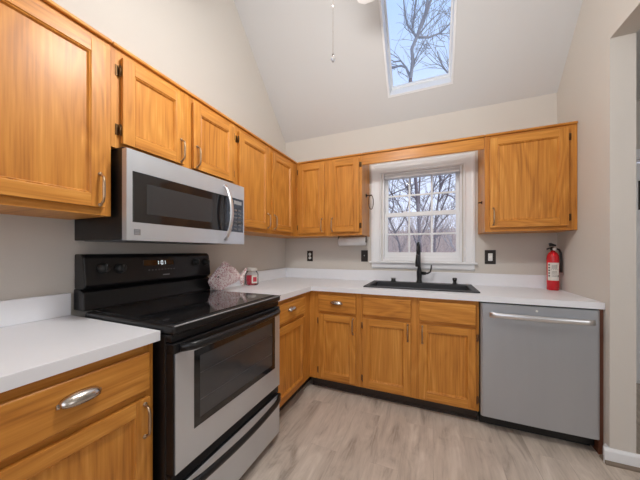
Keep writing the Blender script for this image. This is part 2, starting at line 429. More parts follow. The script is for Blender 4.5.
bmesh.ops.recalc_face_normals(b2, faces=b2.faces); m_.add(b2, white_trim); m_.build('head_casing', win)
MB().box(ox0-.018, ox1+.018, -.045, -.0005, zs-.020, zs-.001, white_trim, .006).build('window_stool', win)
MB().prism([(-.0005, zs-.021), (-.022, zs-.021), (-.022, zs-.062), (-.014, zs-.072), (-.0005, zs-.076)], 'X', ox0+.005, ox1-.005, white_trim).build('apron', win)
# jamb liner
q = ([WX0, WX0+.014, WX1-.014, WX1], [WZ0, WZ0+.014, WZ1-.014, WZ1])
MB().cells(*q, lambda x, z: not inrect(x, z, (WX0+.014, WX1-.014, WZ0+.014, WZ1-.014)), 'Y', -.012, .15, white_trim).build('jamb', win)
MB().box(WX0+.0145, WX1-.0145, .006, .118, WZ0+.0145, 1.1645, white_trim, .002).build('window_sill', win)
# pleated shade stacked at the top
m_ = MB(); m_.box(WX0+.018, WX1-.018, -.0, .034, 1.994, 2.008, white_trim, .003)
for i in range(3): m_.box(WX0+.02, WX1-.02, .000-.0+.004, .03, 1.974+i*.007, 1.9795+i*.007, shade_cloth, .001)
m_.box(WX0+.018, WX1-.018, -.003, .033, 1.960, 1.9725, white_trim, .002)
m_.build('raised_shade', win)
def sash(name, z0, z1, y0, y1, rb, rt):
    x0, x1 = WX0+.0145, WX1-.0145; st = .030
    m_ = MB().cells([x0, x0+st, x1-st, x1], [z0, z0+rb, z1-rt, z1], lambda x, z: not inrect(x, z, (x0+st, x1-st, z0+rb, z1-rt)), 'Y', y0, y1, white_trim)
    o = m_.build(name, win)
    ix0, ix1, iz0, iz1 = x0+st, x1-st, z0+rb, z1-rt
    m2 = MB(); wdx = (ix1-ix0)/3
    for i in (1, 2): m2.box(ix0+wdx*i-.009, ix0+wdx*i+.009, y0+.008, y1-.012, iz0, iz1, white_trim, .003)
    zc = (iz0+iz1)/2
    m2.box(ix0, ix1, y0+.0085, y1-.0125, zc-.009, zc+.009, white_trim, .003)
    m2.build('muntins', o)
    MB().box(ix0, ix1, y1-.010, y1-.006, iz0, iz1, pane_glass).build('pane', o)
sash('lower_sash', 1.165, 1.612, .040, .075, .045, .040)
sash('upper_sash', 1.575, 2.020, .078, .112, .036, .050)
MB().box(WX0+.20, WX0+.24, .036, .048, 1.6125, 1.622, white_trim, .002).build('sash_lock', win)

# ---- unseen rear window, added as a frame around the fill light
rw = bpy.data.objects.new('fill_light_window', None); COL.objects.link(rw); struct(rw)
MB().cells([.37, .47, 1.45, 1.51, 2.48, 2.58], [.87, .97, 2.53, 2.63], lambda x, z: not (inrect(x, z, (.47, 1.45, .97, 2.53)) or inrect(x, z, (1.51, 2.48, .97, 2.53))), 'Y', REAR+.001, REAR+.03, white_trim).build('window_frame', rw)
MB().box(.4505, 2.4995, REAR-.07, REAR-.062, .9505, 2.5495, pane_glass).build('pane', rw)

# ---- white door in the side room
dr = bpy.data.objects.new('door_1', None); COL.objects.link(dr); struct(dr); dr.location = (3.30, .63, 0)
q = [0, .06, .42, .48, .84, .90]; z = [.005, 1.60, 1.87, 2.03]
MB().cells(q, z, lambda x, zz: not (inrect(x, zz, (.06, .42, 1.60, 1.87)) or inrect(x, zz, (.48, .84, 1.60, 1.87))), 'Y', 0, .04, white_trim).build('door_slab', dr)
MB().box(.06, .42, .012, .02, 1.60, 1.87, blackgloss).build('door_glass', dr)
MB().box(.48, .84, .012, .02, 1.60, 1.87, blackgloss).build('door_glass', dr)
MB().lathe([(0, -.06), (.026, -.056), (.028, -.045), (.012, -.03), (.012, -.008), (.03, -.006), (.03, 0)], bronze, (.83, 0, .95), 'Y', 18).build('door_handle', dr)
MB().cells([3.20, 3.288, 4.212, 4.30], [0, 2.062, 2.15], lambda x, z: not inrect(x, z, (3.288, 4.212, -1, 2.062)), 'Y', .600, .6195, white_trim).build('door_casing', None)
struct(bpy.data.objects['door_casing']); bpy.data.objects['door_casing'].name = 'trim_1'

# ================================================================== CABINETS
def bar_pull(parent, x, z0, z1, y=0, horizontal=False):
    """arched bar pull standing on a face at local y, reaching toward -Y"""
    m_ = MB(); n = 9; pts = []; rad = []
    for i in range(n):
        t = i/(n-1); zz = z0+(z1-z0)*t; out = .024*min(1, math.sin(PI*t)*2.2)**.8
        pts.append((x, y-.004-out, zz)); rad.append(.0042+.0016*math.sin(PI*t))
    m_.tube(pts, rad, pull_metal, 8, up=(0, 1, 0))
    for zz in (z0, z1): m_.lathe([(.0075, 0), (.0075, -.004), (.004, -.007)], pull_metal, (x, y-.0003, zz), 'Y', 12)
    return m_.build('handle', parent)

def cup_pull(parent, x, z, y=0, wd=.102):
    m_ = MB(); b2 = bmesh.new(); n = 14; mrow = 6; rows = []
    for j in range(mrow+1):
        ph = PI/2*j/mrow*1.15            # from top edge at face to lower lip
        row = []
        for i in range(n+1):
            th = PI*i/n
            rx = wd/2*math.cos(th)
            prof = math.sin(th)**.6
            yy = -.028*prof*math.sin(ph); zz = .026*prof*math.cos(ph)
            row.append(b2.verts.new((x+rx, y-.0008+yy, z+zz+.002)))
        rows.append(row)
    for a_, b_ in zip(rows, rows[1:]):
        for i in range(n): 
            try: b2.faces.new([a_[i], a_[i+1], b_[i+1], b_[i]])
            except ValueError: pass
    bmesh.ops.remove_doubles(b2, verts=b2.verts, dist=1e-5)
    bmesh.ops.solidify(b2, geom=b2.faces[:], thickness=.0018)
    bmesh.ops.recalc_face_normals(b2, faces=b2.faces)
    m_.add(b2, nickel, True)
    for sx_ in (-1, 1): m_.box(x+sx_*(wd/2-.002)-.006, x+sx_*(wd/2-.002)+.006, y-.003, y-.0003, z-.004, z+.010, nickel, .001)
    return m_.build('cup_pull', parent)

def door_mesh(w_, h_, t=.019, st=.052, rl=.052):
    m_ = MB()
    m_.box(0, st, -t, 0, 0, h_, OV, .0016)
    m_.box(w_-st, w_, -t, 0, 0, h_, OV, .0016)
    m_.box(st, w_-st, -t, 0, 0, rl, OH, .0012)
    m_.box(st, w_-st, -t, 0, h_-rl, h_, OH, .0012)
    # bead and recessed panel
    b2 = bmesh.new()
    rings = []
    for ins, y in ((-.0005, -t+.0016), (.003, -t+.0048), (.0055, -t+.0036), (.0105, -t+.0128)):
        x0, x1, z0, z1 = st+ins, w_-st-ins, rl+ins, h_-rl-ins
        rings.append([b2.verts.new(p) for p in ((x0, y, z0), (x1, y, z0), (x1, y, z1), (x0, y, z1))])
    for a_, b_ in zip(rings, rings[1:]):
        for i in range(4): b2.faces.new([a_[i], a_[(i+1) % 4], b_[(i+1) % 4], b_[i]])
    m_.add(b2, OV)
    m_.box(st-.006+.008, w_-st-.002, -t+.0128, -.003, rl+.002, h_-rl-.002, OV)
    return m_

def make_cabinet(label, loc, rot, w_, d, z0, z1, fronts, toe=False, mold=False, group=None, xface0=0.0, hollow_top=False, name='wall_cabinet'):
    """local x along the wall, y=0 wall, face frame front at -d"""
    c = thing(name, label, 'cabinet', (loc[0], loc[1], 0), rot, group)
    zb = z0+(.10 if toe else 0)
    m_ = MB(); t = .016; e = .0015
    for xa in (0, w_-t):
        if toe: m_.prism([(-d+.019, zb), (-d+.084, zb), (-d+.084, z0+.001), (-e, z0+.001), (-e, z1), (-d+.019, z1)], 'X', xa, xa+t, OV)
        else: m_.box(xa, xa+t, -d+.019, -e, zb, z1, OV)
    m_.box(t, w_-t, -d+.019, -e, zb, zb+t, OY)
    if not hollow_top: m_.box(t, w_-t, -d+.019, -e, z1-t, z1, OY)
    m_.box(t, w_-t, -.010, -e, zb+t, z1-t, OV)
    m_.build('body', c)
    # face frame with openings behind each front
    xs = sorted({xface0, w_}|{v for f in fronts for v in (f[1]+.012, f[2]-.012)})
    zz = sorted({zb, z1}|{v for f in fronts for v in (f[3]+.012, f[4]-.012)})
    hole = lambda x, z: any(inrect(x, z, (f[1]+.012, f[2]-.012, f[3]+.012, f[4]-.012)) for f in fronts)
    rail = lambda x: any(f[1]+.012 < x < f[2]-.012 for f in fronts)
    ff = MB().cells(xs, zz, lambda x, z: not hole(x, z) and not rail(x), 'Y', -d, -d+.0185, OV)
    ff.cells(xs, zz, lambda x, z: not hole(x, z) and rail(x), 'Y', -d, -d+.0185, OH)
    ff.build('face_frame', c)
    if toe: MB().box(xface0+.0, w_, -d+.070, -d+.083, z0+.001, zb-.001, toe_dark).box(xface0, w_, -d+.058, -d+.0695, z0+.001, z0+.018, toe_dark, .004).build('toe_kick', c)
    if mold:
        MB().box(xface0, w_, -d-.016, -d-.0005, z1-.017, z1, OH, .006, 3).build('top_moulding', c)
    for f in fronts:
        kind, x0, x1, a0, a1 = f[:5]
        if kind == 'door':
            side, hl = f[5], f[6]      # hinge side, handle zone
            dr = door_mesh(x1-x0, a1-a0).build('door', c, (x0, -d-.004, a0))
            if hl:
                hx = .022 if side == 'R' else (x1-x0-.022)
                bar_pull(dr, hx, hl[0]-a0, hl[1]-a0, -.019)
            hx = -.006 if side == 'L' else (x1-x0+.006)
            for hz_ in (.06, a1-a0-.06):
                hm = base_hinge if toe else brass
                h = MB(); h.lathe([(.0045, -.022), (.0045, .022)], hm, (hx, -.010, hz_), 'Z', 10)
                sgn = 1 if side == 'L' else -1
                h.box(min(hx, hx-sgn*.014), max(hx, hx-sgn*.014), .0005, .003, hz_-.024, hz_+.024, hm, .0008)
                h.lathe([(.0, -.028), (.003, -.026), (.003, -.022)], hm, (hx, -.010, hz_), 'Z', 10)
                h.build('hinge', dr)
        else:
            dr = MB().box(0, x1-x0, -.019, 0, 0, a1-a0, OH, .006, 3).build('drawer' if f[5] else 'false_drawer_front', c, (x0, -d-.004, a0))
            if f[5]: cup_pull(dr, (x1-x0)/2+(f[6] if len(f) > 6 else 0), (a1-a0)/2+.004, -.0195)
    return c

R90 = PI/2
UB, UT = 1.372, 2.134
# left wall uppers (local x = world y - y0)
def LX(y0, *v): return [a-y0 for a in v]
y0 = -2.985
make_cabinet('big oak wall cabinet over the left counter, left of the microwave', (0, y0), R90, .949, .325, UB, UT,
             [('door', .025, .462, 1.402, 2.082, 'L', (1.42, 1.55)), ('door', .480, -2.066-y0, 1.402, 2.082, 'L', (1.412, 1.54))], mold=True)
y0 = -2.035
make_cabinet('short oak wall cabinet directly above the microwave', (0, y0), R90, .791, .325, 1.678, UT,
             [('door', -2.000-y0, -1.684-y0, 1.700, 2.082, 'L', (1.712, 1.832)), ('door', -1.622-y0, -1.284-y0, 1.700, 2.082, 'R', (1.712, 1.832))], mold=True)
y0 = -1.243
make_cabinet('tall two-door oak wall cabinet between microwave and room corner', (0, y0), R90, 1.241, .325, UB, UT,
             [('door', -1.228-y0, -.858-y0, 1.402, 2.082, 'L', (1.415, 1.535)), ('door', -.802-y0, -.435-y0, 1.402, 2.082, 'R', (1.415, 1.535))], mold=False)
# its moulding only reaches the corner
MB().box(-1.243-y0, -.342-y0, -.341, -.3255, UT-.017, UT, OH, .006, 3).build('top_moulding', [o for o in bpy.data.objects if o.get('label', '').startswith('tall two-door')][0])
# back wall uppers
make_cabinet('two-door oak wall cabinet on the back wall, left of the window', (.327, 0), 0, .687, .325, UB, UT,
             [('door', .352-.327, .640-.327, 1.402, 2.092, 'L', (1.415, 1.54)), ('door', .704-.327, .990-.327, 1.402, 2.092, 'R', (1.415, 1.54))], mold=False)
MB().box(.016, .687, -.341, -.3255, UT-.017, UT, OH, .006, 3).build('top_moulding', [o for o in bpy.data.objects if o.get('label', '').startswith('two-door oak wall cabinet on the back')][0])
make_cabinet('single-door oak wall cabinet right of the window, against the right wall', (1.996, 0), 0, .559, .325, UB, UT,
             [('door', .032, .506, 1.402, 2.092, 'R', (1.425, 1.55))], mold=True)
v = MB(); v.box(1.0155, 1.9945, -.3245, -.3065, 2.026, 2.116, OH, .003); v.box(1.0155, 1.9945, -.341, -.3045, 2.1165, 2.134, OH, .006, 3)
tag(v.build('window_valance'), 'plain oak valance board bridging the cabinets above the window', 'valance')

# base cabinets
DZ = (.700, .842); PZ = (.122, .674); CT = .874
y0 = -2.545
make_cabinet('oak base cabinet under the left counter, beside the black range', (0, y0), R90, .500, .61, 0, CT,
             [('drawer', .035, .476, *DZ, True, .004), ('door', .035, .476, *PZ, 'L', (.535, .655))], toe=True, name='base_cabinet')
y0 = -3.05
make_cabinet('oak base cabinet at the near end of the left counter, mostly out of view', (0, y0), R90, .503, .61, 0, CT,
             [('drawer', .035, .468, *DZ, True), ('door', .035, .468, *PZ, 'L', (.535, .655))], toe=True, name='base_cabinet')
y0 = -1.240
make_cabinet('oak base cabinet with one drawer between the range and the room corner', (0, y0), R90, 1.238, .61, 0, CT,
             [('drawer', .025, -.748-y0, *DZ, True), ('door', .025, -.748-y0, *PZ, 'L', None)], toe=True, name='base_cabinet')
make_cabinet('oak base cabinet with one drawer left of the sink cabinet', (.6105, 0), 0, .456, .61, 0, CT,
             [('drawer', .703-.6105, 1.036-.6105, *DZ, True), ('door', .703-.6105, 1.036-.6105, *PZ, 'L', (.535, .66))], toe=True, name='base_cabinet')
x0 = 1.0675
make_cabinet('wide two-door oak sink cabinet under the window, left of the dishwasher', (x0, 0), 0, .848, .61, 0, CT,
             [('drawer', 1.097-x0, 1.466-x0, .702, .846, False), ('door', 1.097-x0, 1.466-x0, *PZ, 'L', (.535, .66)),
              ('drawer', 1.525-x0, 1.896-x0, .702, .846, False), ('door', 1.525-x0, 1.896-x0, *PZ, 'R', (.535, .66))], toe=True, hollow_top=True, name='sink_cabinet')
tag(MB().box(2.5335, 2.5555, -.628, -.03, .001, CT, reddish, .001).build('filler_panel'), 'thin red-brown filler strip between the dishwasher and right wall', 'filler panel')

# ---- countertops
SKX0, SKX1, SKY0, SKY1 = 1.100, 1.912, -.500, -.110
cx = MB()
xs = [0.001, .645, SKX0, SKX1, W-.002]; ys = [-1.248, -.645, SKY0, SKY1, -.001]
cx.cells(xs, ys, lambda x, y: (x < .645 or y > -.645) and not inrect(x, y, (SKX0, SKX1, SKY0, SKY1)), 'Z', .875, .914, laminate)
top = cx.build('countertop'); tag(top, 'white laminate L-shaped countertop running under the window to the right wall', 'countertop')
MB().box(.0215, W-.002, -.020, -.0015, .9145, 1.022, laminate, .002).build('backsplash', top)
MB().box(.0015, .021, -1.246, -.0015, .9145, 1.022, laminate, .002).build('backsplash', top)
cx = MB().box(.001, .645, -3.06, -2.038, .875, .914, laminate, .0015)
top2 = cx.build('countertop'); tag(top2, 'white laminate countertop left of the black range', 'countertop')
MB().box(.0015, .021, -3.06, -2.040, .9145, 1.020, laminate, .002).build('backsplash', top2)

# ---- range
RY0, RW = -2.029, .775
rg = thing('electric_range', 'black and stainless freestanding electric range with smooth glass top', 'range', (0, RY0, 0), R90)
# local x: 0..RW ; y -> -world x
FX = .700
m_ = MB()
m_.box(.002, RW-.002, -.655, -.012, .03, .895, blackapp, .004)
m_.build('body', rg)
for sx_ in (.03, RW-.03):
    for sy in (-.62, -.06): MB().lathe([(.016, 0), (.018, .012), (.01, .014), (.01, .0295)], rubber, (sx_, sy, .0), 'Z', 14).build('leveling_foot', rg)
m_ = MB()     # cooktop frame with glass set in
m_.box(-.0, RW, -FX-.004, -.105, .8965, .934, blackapp, .012, 4, True)
m_.build('cooktop_frame', rg)
m_ = MB(); m_.box(.028, RW-.028, -.672, -.112, .9342, .9372, blackgloss, .001); ct = m_.build('glass_cooktop', rg)
for (bx, by, br) in ((.21, -.50, .105), (.56, -.50, .085), (.21, -.24, .08), (.56, -.24, .105)):
    m_ = MB(); b2 = bmesh.new(); n = 40
    for r_ in (br, br*.62):
        A = [b2.verts.new((bx+r_*math.cos(2*PI*i/n), by+r_*math.sin(2*PI*i/n), .9375)) for i in range(n)]
        B = [b2.verts.new((bx+(r_-.003)*math.cos(2*PI*i/n), by+(r_-.003)*math.sin(2*PI*i/n), .9375)) for i in range(n)]
        for i in range(n): b2.faces.new([A[i], A[(i+1) % n], B[(i+1) % n], B[i]])
    m_.add(b2, ring_mark); m_.build('burner_ring', ct)
# grey strip painted as the highlight along the cooktop's front lip
m_ = MB(); m_.tube([(.006, -FX-.0045, .9315), (.12, -FX-.0058, .9315), (RW/2, -FX-.0065, .9315), (RW-.12, -FX-.0058, .9315), (RW-.006, -FX-.0045, .9315)], .0032, grey_mark, 8)
m_.build('lip_highlight', rg)
# black fascia below cooktop
MB().box(.004, RW-.004, -FX+.012, -.656, .866, .8955, blackapp, .003).build('vent_fascia', rg)
# oven door
od = MB(); dz0, dz1 = .352, .862; dt = -.657
wx0, wx1, wz0, wz1 = .098, RW-.062, .480, .806
od.cells([.006, wx0, wx1, RW-.006], [dz0, wz0, wz1, .822], lambda x, z: not inrect(x, z, (wx0, wx1, wz0, wz1)), 'Y', -FX+.005, dt, blackapp)
od.cells([.012, wx0, wx1, RW-.010], [dz0+.002, wz0, wz1, .822], lambda x, z: not inrect(x, z, (wx0, wx1, wz0, wz1)), 'Y', -FX, -FX+.0048, stainless)
od = od.build('oven_door', rg)
MB().box(.004, RW-.004, -FX, dt, .8225, dz1, blackapp, .004).build('door_top_band', od, label='black enamel band across the top of the door')
MB().box(wx0+.0005, wx1-.0005, -FX+.002, -FX+.010, wz0+.0005, wz1-.0005, ovenglass, .003).build('oven_window', od)
MB().cells([wx0+.001, wx0+.03, wx1-.03, wx1-.001], [wz0+.001, wz0+.03, wz1-.03, wz1-.001], lambda x, z: not inrect(x, z, (wx0+.03, wx1-.03, wz0+.03, wz1-.03)), 'Y', -FX+.0002, -FX+.0016, blackgloss).build('window_border', od)
m_ = MB()
for zr in (.585, .70):
    m_.box(wx0+.034, wx1-.034, -FX+.0008, -FX+.0018, zr-.0014, zr+.0014, dim_mark)
m_.build('oven_rack', od)
def bow_handle(name, parent, zc, out, rad, sag=0.0, mat=blackapp, x0=.03, x1=RW-.03):
    n = 17; pts = []
    for i in range(n):
        t = i/(n-1); e_ = min(1, min(t, 1-t)*9)
        e_ = math.sin(e_*PI/2)
        pts.append((x0+(x1-x0)*t, -FX-.004-out*e_-.012*math.sin(PI*t), zc+sag*math.sin(PI*t)))
    m_ = MB(); m_.tube(pts, rad, mat, 14, flat=(1, 1.35), up=(0, 0, 1))
    return m_.build(name, parent)
bow_handle('handle', od, .842, .034, .0125)
# storage drawer
MB().box(.004, RW-.004, -FX+.012, -.657, .300, .348, blackapp, .003).build('drawer_gap_band', rg)
sd = MB().box(.006, RW-.006, -FX+.005, -.657, .045, .296, blackapp, .002).box(.012, RW-.010, -FX, -FX+.0048, .047, .294, stainless, .0015).build('storage_drawer', rg)
bow_handle('handle', sd, .288, .028, .013, -.012, x0=.02, x1=RW-.02)
# backguard: lower riser and overhanging console
bgd = MB(); bgd.prism([(-.012, .9345), (-.100, .9345), (-.092, 1.022), (-.060, 1.036), (-.012, 1.036)], 'X', .002, RW-.002, blackapp, .004)
bgd = bgd.build('backguard', rg)
cs = MB(); cs.prism([(-.012, 1.0365), (-.086, 1.0365), (-.104, 1.052), (-.088, 1.190), (-.070, 1.206), (-.012, 1.206)], 'X', .004, RW-.004, blackapp, .006)
cs = cs.build('control_console', rg)
tilt = math.atan2(.016, .138)
def on_console(z): return -.104+.016*(z-1.052)/.138
for (ky, kz, kr) in ((-1.945, 1.135, .024), (-1.868, 1.130, .024), (-1.385, 1.143, .022), (-1.300, 1.143, .022)):
    kx = ky-RY0
    m_ = MB(); m_.lathe([(.0, -.026), (kr*.80, -.026), (kr*.92, -.022), (kr, -.004), (kr*1.15, 0)], blackplastic, (0, 0, 0), 'Y', 26)
    m_.box(-.004, .004, -.034, -.0262, -kr*.8, kr*.8, blackplastic, .002)
    kb = m_.build('knob', cs, (kx, on_console(kz)-.0005, kz), (-tilt, 0, 0))
    mk = MB().box(-.0012, .0012, -.0346, -.0341, kr*.3, kr*.72, grey_mark).build('pointer_mark', kb)
m_ = MB(); m_.box(-.105, .085, -.0016, 0, -.014, .018, blackgloss, .0006)
dp = m_.build('clock_display', cs, (-1.640-RY0, on_console(1.150)-.001, 1.150), (-tilt, 0, 0))
# glowing digits 1:01 in seven-segment strokes
dg = MB()
def seg(x, z, w2, h2): dg.box(x-w2, x+w2, -.0024, -.0018, z-h2, z+h2, digit_glow)
def digit(cx, segs):
    S7 = {'a': (0, .011, .0045, .0011), 'd': (0, -.011, .0045, .0011), 'g': (0, 0, .0045, .0011), 'b': (.0052, .0055, .0012, .0048), 'c': (.0052, -.0055, .0012, .0048), 'f': (-.0052, .0055, .0012, .0048), 'e': (-.0052, -.0055, .0012, .0048)}
    for s_ in segs: x, z, a_, b_ = S7[s_]; seg(cx+x, z+.002, a_, b_)
digit(-.022, 'bc'); digit(.006, 'abcdef'); digit(.022, 'bc'); seg(-.007, .007, .0011, .0011); seg(-.007, -.003, .0011, .0011)
dg.build('clock_digits', dp)
m_ = MB()
for i in range(9): m_.box(-.085+i*.02, -.075+i*.02, -.0022, -.0006, -.006, .002, dim_mark, .0008)
m_.build('key_row', cs, (-1.635-RY0, on_console(1.112)-.001, 1.112), (-tilt, 0, 0))
MB().box(-.022, .022, -.0012, 0, -.003, .003, grey_mark, .0005).build('maker_badge', cs, (-1.611-RY0, on_console(1.078)-.001, 1.078), (-tilt, 0, 0))

# ---- microwave
MY0, MW_ = -2.022, .764; MZ0, MZ1, MX = 1.268, 1.664, .410
mw = thing('over_range_microwave', 'stainless over-range microwave with curved handle above the black range', 'microwave', (0, MY0, 0), R90)
MB().box(.002, MW_-.002, -.378, -.002, MZ0+.004, MZ1+.010, blackapp, .003).build('body', mw)
fr = MB(); gx0, gx1, gz0, gz1 = .024, MW_-.010, 1.348, 1.572
fr.cells([0, gx0, gx1, MW_], [MZ0, gz0, gz1, MZ1], lambda x, z: not inrect(x, z, (gx0, gx1, gz0, gz1)), 'Y', -MX, -.379, stainless)
fr = fr.build('front', mw)
MB().box(gx0+.0005, MW_*.755, -MX-.0012, -.38, gz0+.0005, gz1-.0005, blackgloss, .002).build('door_glass', fr)
MB().box(.085, .475, -MX-.0020, -MX-.0013, gz0+.042, gz1-.045, screen_glass).build('window_screen', fr)
cp = MB().box(MW_*.755+.002, gx1-.0005, -MX-.0012, -.38, gz0+.0005, gz1-.0005, blackgloss, .002).build('control_panel', fr)
m_ = MB()
for i in range(3):
    for j in range(6): m_.box(.620+i*.042, .648+i*.042, -MX-.0018, -MX-.0013, 1.362+j*.025, 1.375+j*.025, dim_mark, .0005)
m_.build('keypad', cp)
MB().box(.66, .735, -MX-.0020, -MX-.0013, 1.532, 1.556, grey_mark, .0005).build('display', cp)
m_ = MB(); n = 15; pts = []
for i in range(n):
    t = i/(n-1); zz = 1.290+.345*t; out = .052*math.sin(PI*t)**.7
    pts.append((.578, -MX-.006-out, zz))
m_.tube(pts, .0075, bright_steel, 12, flat=(1.9, 1), up=(0, 1, 0))
m_.build('handle', fr)
bd = MB().box(.030, .058, -MX-.0018, -MX-.0002, 1.292, 1.318, badge_grey, .0006).build('badge', fr)
m_ = MB()
for i in range(3): m_.box(.034, .054-.003*(i == 1), -MX-.0022, -MX-.0019, 1.2965+i*.007, 1.299+i*.007, grey_mark)
m_.build('badge_lettering', bd)
MB().box(.03, MW_-.03, -.36, -.03, MZ0+.0005, MZ0+.0035, dim_mark).build('bottom_grille', mw)

# ---- dishwasher
dw = thing('dishwasher', 'stainless steel dishwasher with curved bar handle, right of the sink', 'dishwasher', (1.9215, 0, 0), 0)
DWW = .608
MB().box(.003, DWW-.003, -.60, -.03, .03, .868, blackapp, .002).build('body', dw)
m_ = MB()
prof = [(.0, -.601), (.0, -.648), (.012, -.656), (DWW*.5, -.660), (DWW-.012, -.656), (DWW, -.648), (DWW, -.601)]
m_.prism(prof, 'Z', .100, .866, steel_dw)
dd = m_.build('door', dw)
m_ = MB(); n = 15; pts = []
for i in range(n):
    t = i/(n-1); pts.append((.044+.524*t, -.692-.016*math.sin(PI*t), .800))
m_.tube(pts, .0085, bright_steel, 12, flat=(1, 2.0), up=(0, 0, 1))
for xx in (.062, .550): m_.box(xx-.009, xx+.009, -.692, -.6565, .793, .807, bright_steel, .002)
m_.build('handle', dd)
MB().lathe([(.0, -.6618), (.006, -.6614), (.007, -.660), (.007, -.6585)], white_plastic, (.305, 0, .838), 'Y', 16).build('indicator_light', dd)
MB().box(.006, DWW-.006, -.56, -.545, .002, .096, blackplastic).build('toe_kick', dw)
MB().box(.001, DWW-.001, -.640, -.602, .8675, .8735, blackplastic).build('gasket', dw)

# ---- sink
sk = thing('kitchen_sink', 'black composite drop-in sink set in the counter under the window', 'sink', (0, 0, 0))
rx0, rx1, ry0, ry1 = 1.076, 1.936, -.530, -.050
m_ = MB().cells([rx0, SKX0+.022, SKX1-.022, rx1], [ry0, SKY0+.022, SKY1-.042, ry1], lambda x, y: not inrect(x, y, (SKX0+.022, SKX1-.022, SKY0+.022, SKY1-.042)), 'Z', .9145, .924, sink_black)
m_.build('rim', sk)
bx0, bx1, by0, by1 = SKX0+.012, SKX1-.012, SKY0+.012, SKY1-.032
m_ = MB()
zt = .914; zb_ = .715
m_.cells([bx0, bx0+.010, bx1-.010, bx1], [by0, by0+.010, by1-.010, by1], lambda x, y: not inrect(x, y, (bx0+.010, bx1-.010, by0+.010, by1-.010)), 'Z', zb_, zt, sink_black)
m_.box(bx0, bx1, by0, by1, zb_-.010, zb_-.0002, sink_black)
m_.build('basin', sk)
MB().lathe([(.0, .004), (.03, .002), (.042, .004), (.045, .0)], drain_steel, ((bx0+bx1)/2, (by0+by1)/2+.04, zb_), 'Z', 24).build('drain', sk)

# faucet
fc = thing('kitchen_faucet', 'matte black pull-down faucet at the back of the sink', 'faucet', (1.505, -.098, .9245))
fc.rotation_euler = (0, 0, -.05)
MB().lathe([(.028, 0), (.029, .006), (.024, .012), (.021, .03), (.023, .07), (.0235, .10), (.017, .135), (.0135, .15), (.0, .152)], faucet_black, (0, 0, 0), 'Z', 28).build('body', fc)
m_ = MB(); pts = [(0, 0, .15), (0, 0, .27)]
for i in range(1, 13):
    a = PI*i/12; pts.append((0, -.075+.075*math.cos(a), .30+.075*math.sin(a)))
pts.append((0, -.150, .27))
m_.tube(pts, .0125, faucet_black, 14, up=(1, 0, 0)); m_.build('spout', fc)
MB().lathe([(.0, 0), (.018, .0), (.021, .01), (.019, .05), (.0155, .085), (.0145, .110)], faucet_black, (0, -.150, .158), 'Z', 22).build('spray_head', fc)
m_ = MB(); m_.lathe([(.015, .018), (.015, .055), (.012, .060)], faucet_black, (0, 0, .090), 'X', 18)
m_.tube([(.052, 0, .090), (.075, -.004, .092), (.095, -.008, .105), (.104, -.012, .135), (.106, -.014, .170)], [.009, .0085, .008, .007, .0065], faucet_black, 10, up=(0, 1, 0))
m_.build('lever', fc)
sdp = thing('soap_dispenser', 'small black soap pump on the right end of the sink deck', 'soap dispenser', (1.803, -.090, .9245))
MB().lathe([(.022, 0), (.022, .005), (.015, .008), (.014, .03), (.018, .034), (.018, .052), (.015, .056), (.0, .057)], faucet_black, n=20).build('pump', sdp)
MB().tube([(0, -.012, .046), (0, -.04, .047), (0, -.062, .040)], .006, faucet_black, 10).build('nozzle', sdp)
cvr = thing('deck_cap', 'low round black air gap cap on the left of the sink deck', 'sink cap', (1.268, -.090, .9245))
MB().lathe([(.029, 0), (.029, .004), (.022, .007), (.021, .026), (.018, .030), (.0, .031)], faucet_black, n=22).build('cap', cvr)
MB().lathe([(.027, .0), (.0275, .004)], drain_steel, (0, 0, .0312), n=22).build('cap_ring', cvr)

# ---- wall plates
def plate(label, cat, x, z, kind, w2=.036, h2=.060):
    t_ = thing('electrical_outlet' if kind == 'outlet' else 'light_switch', label, cat, (x, -.0005, z))
    MB().box(-w2, w2, -.006, 0, -h2, h2, plate_dark, .003, 3).build('cover_plate', t_)
    if kind == 'outlet':
        for s_ in (-1, 1):
            m_ = MB(); m_.lathe([(.0165, -.006), (.0165, -.0085), (.0, -.0085)], white_plastic, (0, 0, s_*.020), 'Y', 22)
            for dx in (-.0055, .0055): m_.box(dx-.001, dx+.001, -.0089, -.0086, s_*.020-.002, s_*.020+.006, ink)
            m_.build('socket', t_)
    elif kind == 'toggle':
        m_ = MB(); m_.box(-.006, .006, -.0075, -.0061, -.013, .013, blackplastic); m_.box(-.004, .004, -.017, -.0076, .000, .010, white_plastic, .0015)
        m_.build('toggle', t_)
    else:
        MB().box(-.0165, .0165, -.0085, -.0061, -.033, .033, white_plastic, .001).build('rocker', t_)
        for s_ in (-1, 1):
            m_ = MB()
            for dx in (-.005, .005): m_.box(dx-.001, dx+.001, -.0089, -.0086, s_*.018-.003, s_*.018+.004, ink)
            m_.build('slot', t_)
    return t_
plate('dark plated white duplex outlet on the back wall nearest the room corner', 'outlet', .326, 1.165, 'outlet')
plate('dark plated toggle switch beside the left window casing', 'switch', .961, 1.170, 'toggle')
plate('dark plated white rectangular outlet right of the window', 'outlet', 2.090, 1.168, 'decora', .042, .062)

# ---- paper towel roll under cabinet
pt = thing('paper_towel_holder', 'white paper towel roll hung under the cabinet left of the window', 'paper towel holder', (.875, -.17, 1.318))
MB().lathe([(.018, -.136), (.041, -.136), (.041, .136), (.018, .136)], paper, (0, 0, 0), 'X', 32).build('paper_roll', pt)
m_ = MB()
for s_ in (-1, 1): m_.box(s_*.1425-.004, s_*.1425+.004, -.014, .014, -.012, .052, bronze, .001)
m_.lathe([(.006, -.138), (.006, .138)], bronze, (0, 0, 0), 'X', 12)
m_.box(-.1465, .1465, -.014, .014, .0505, .0535, bronze); m_.build('bracket', pt)

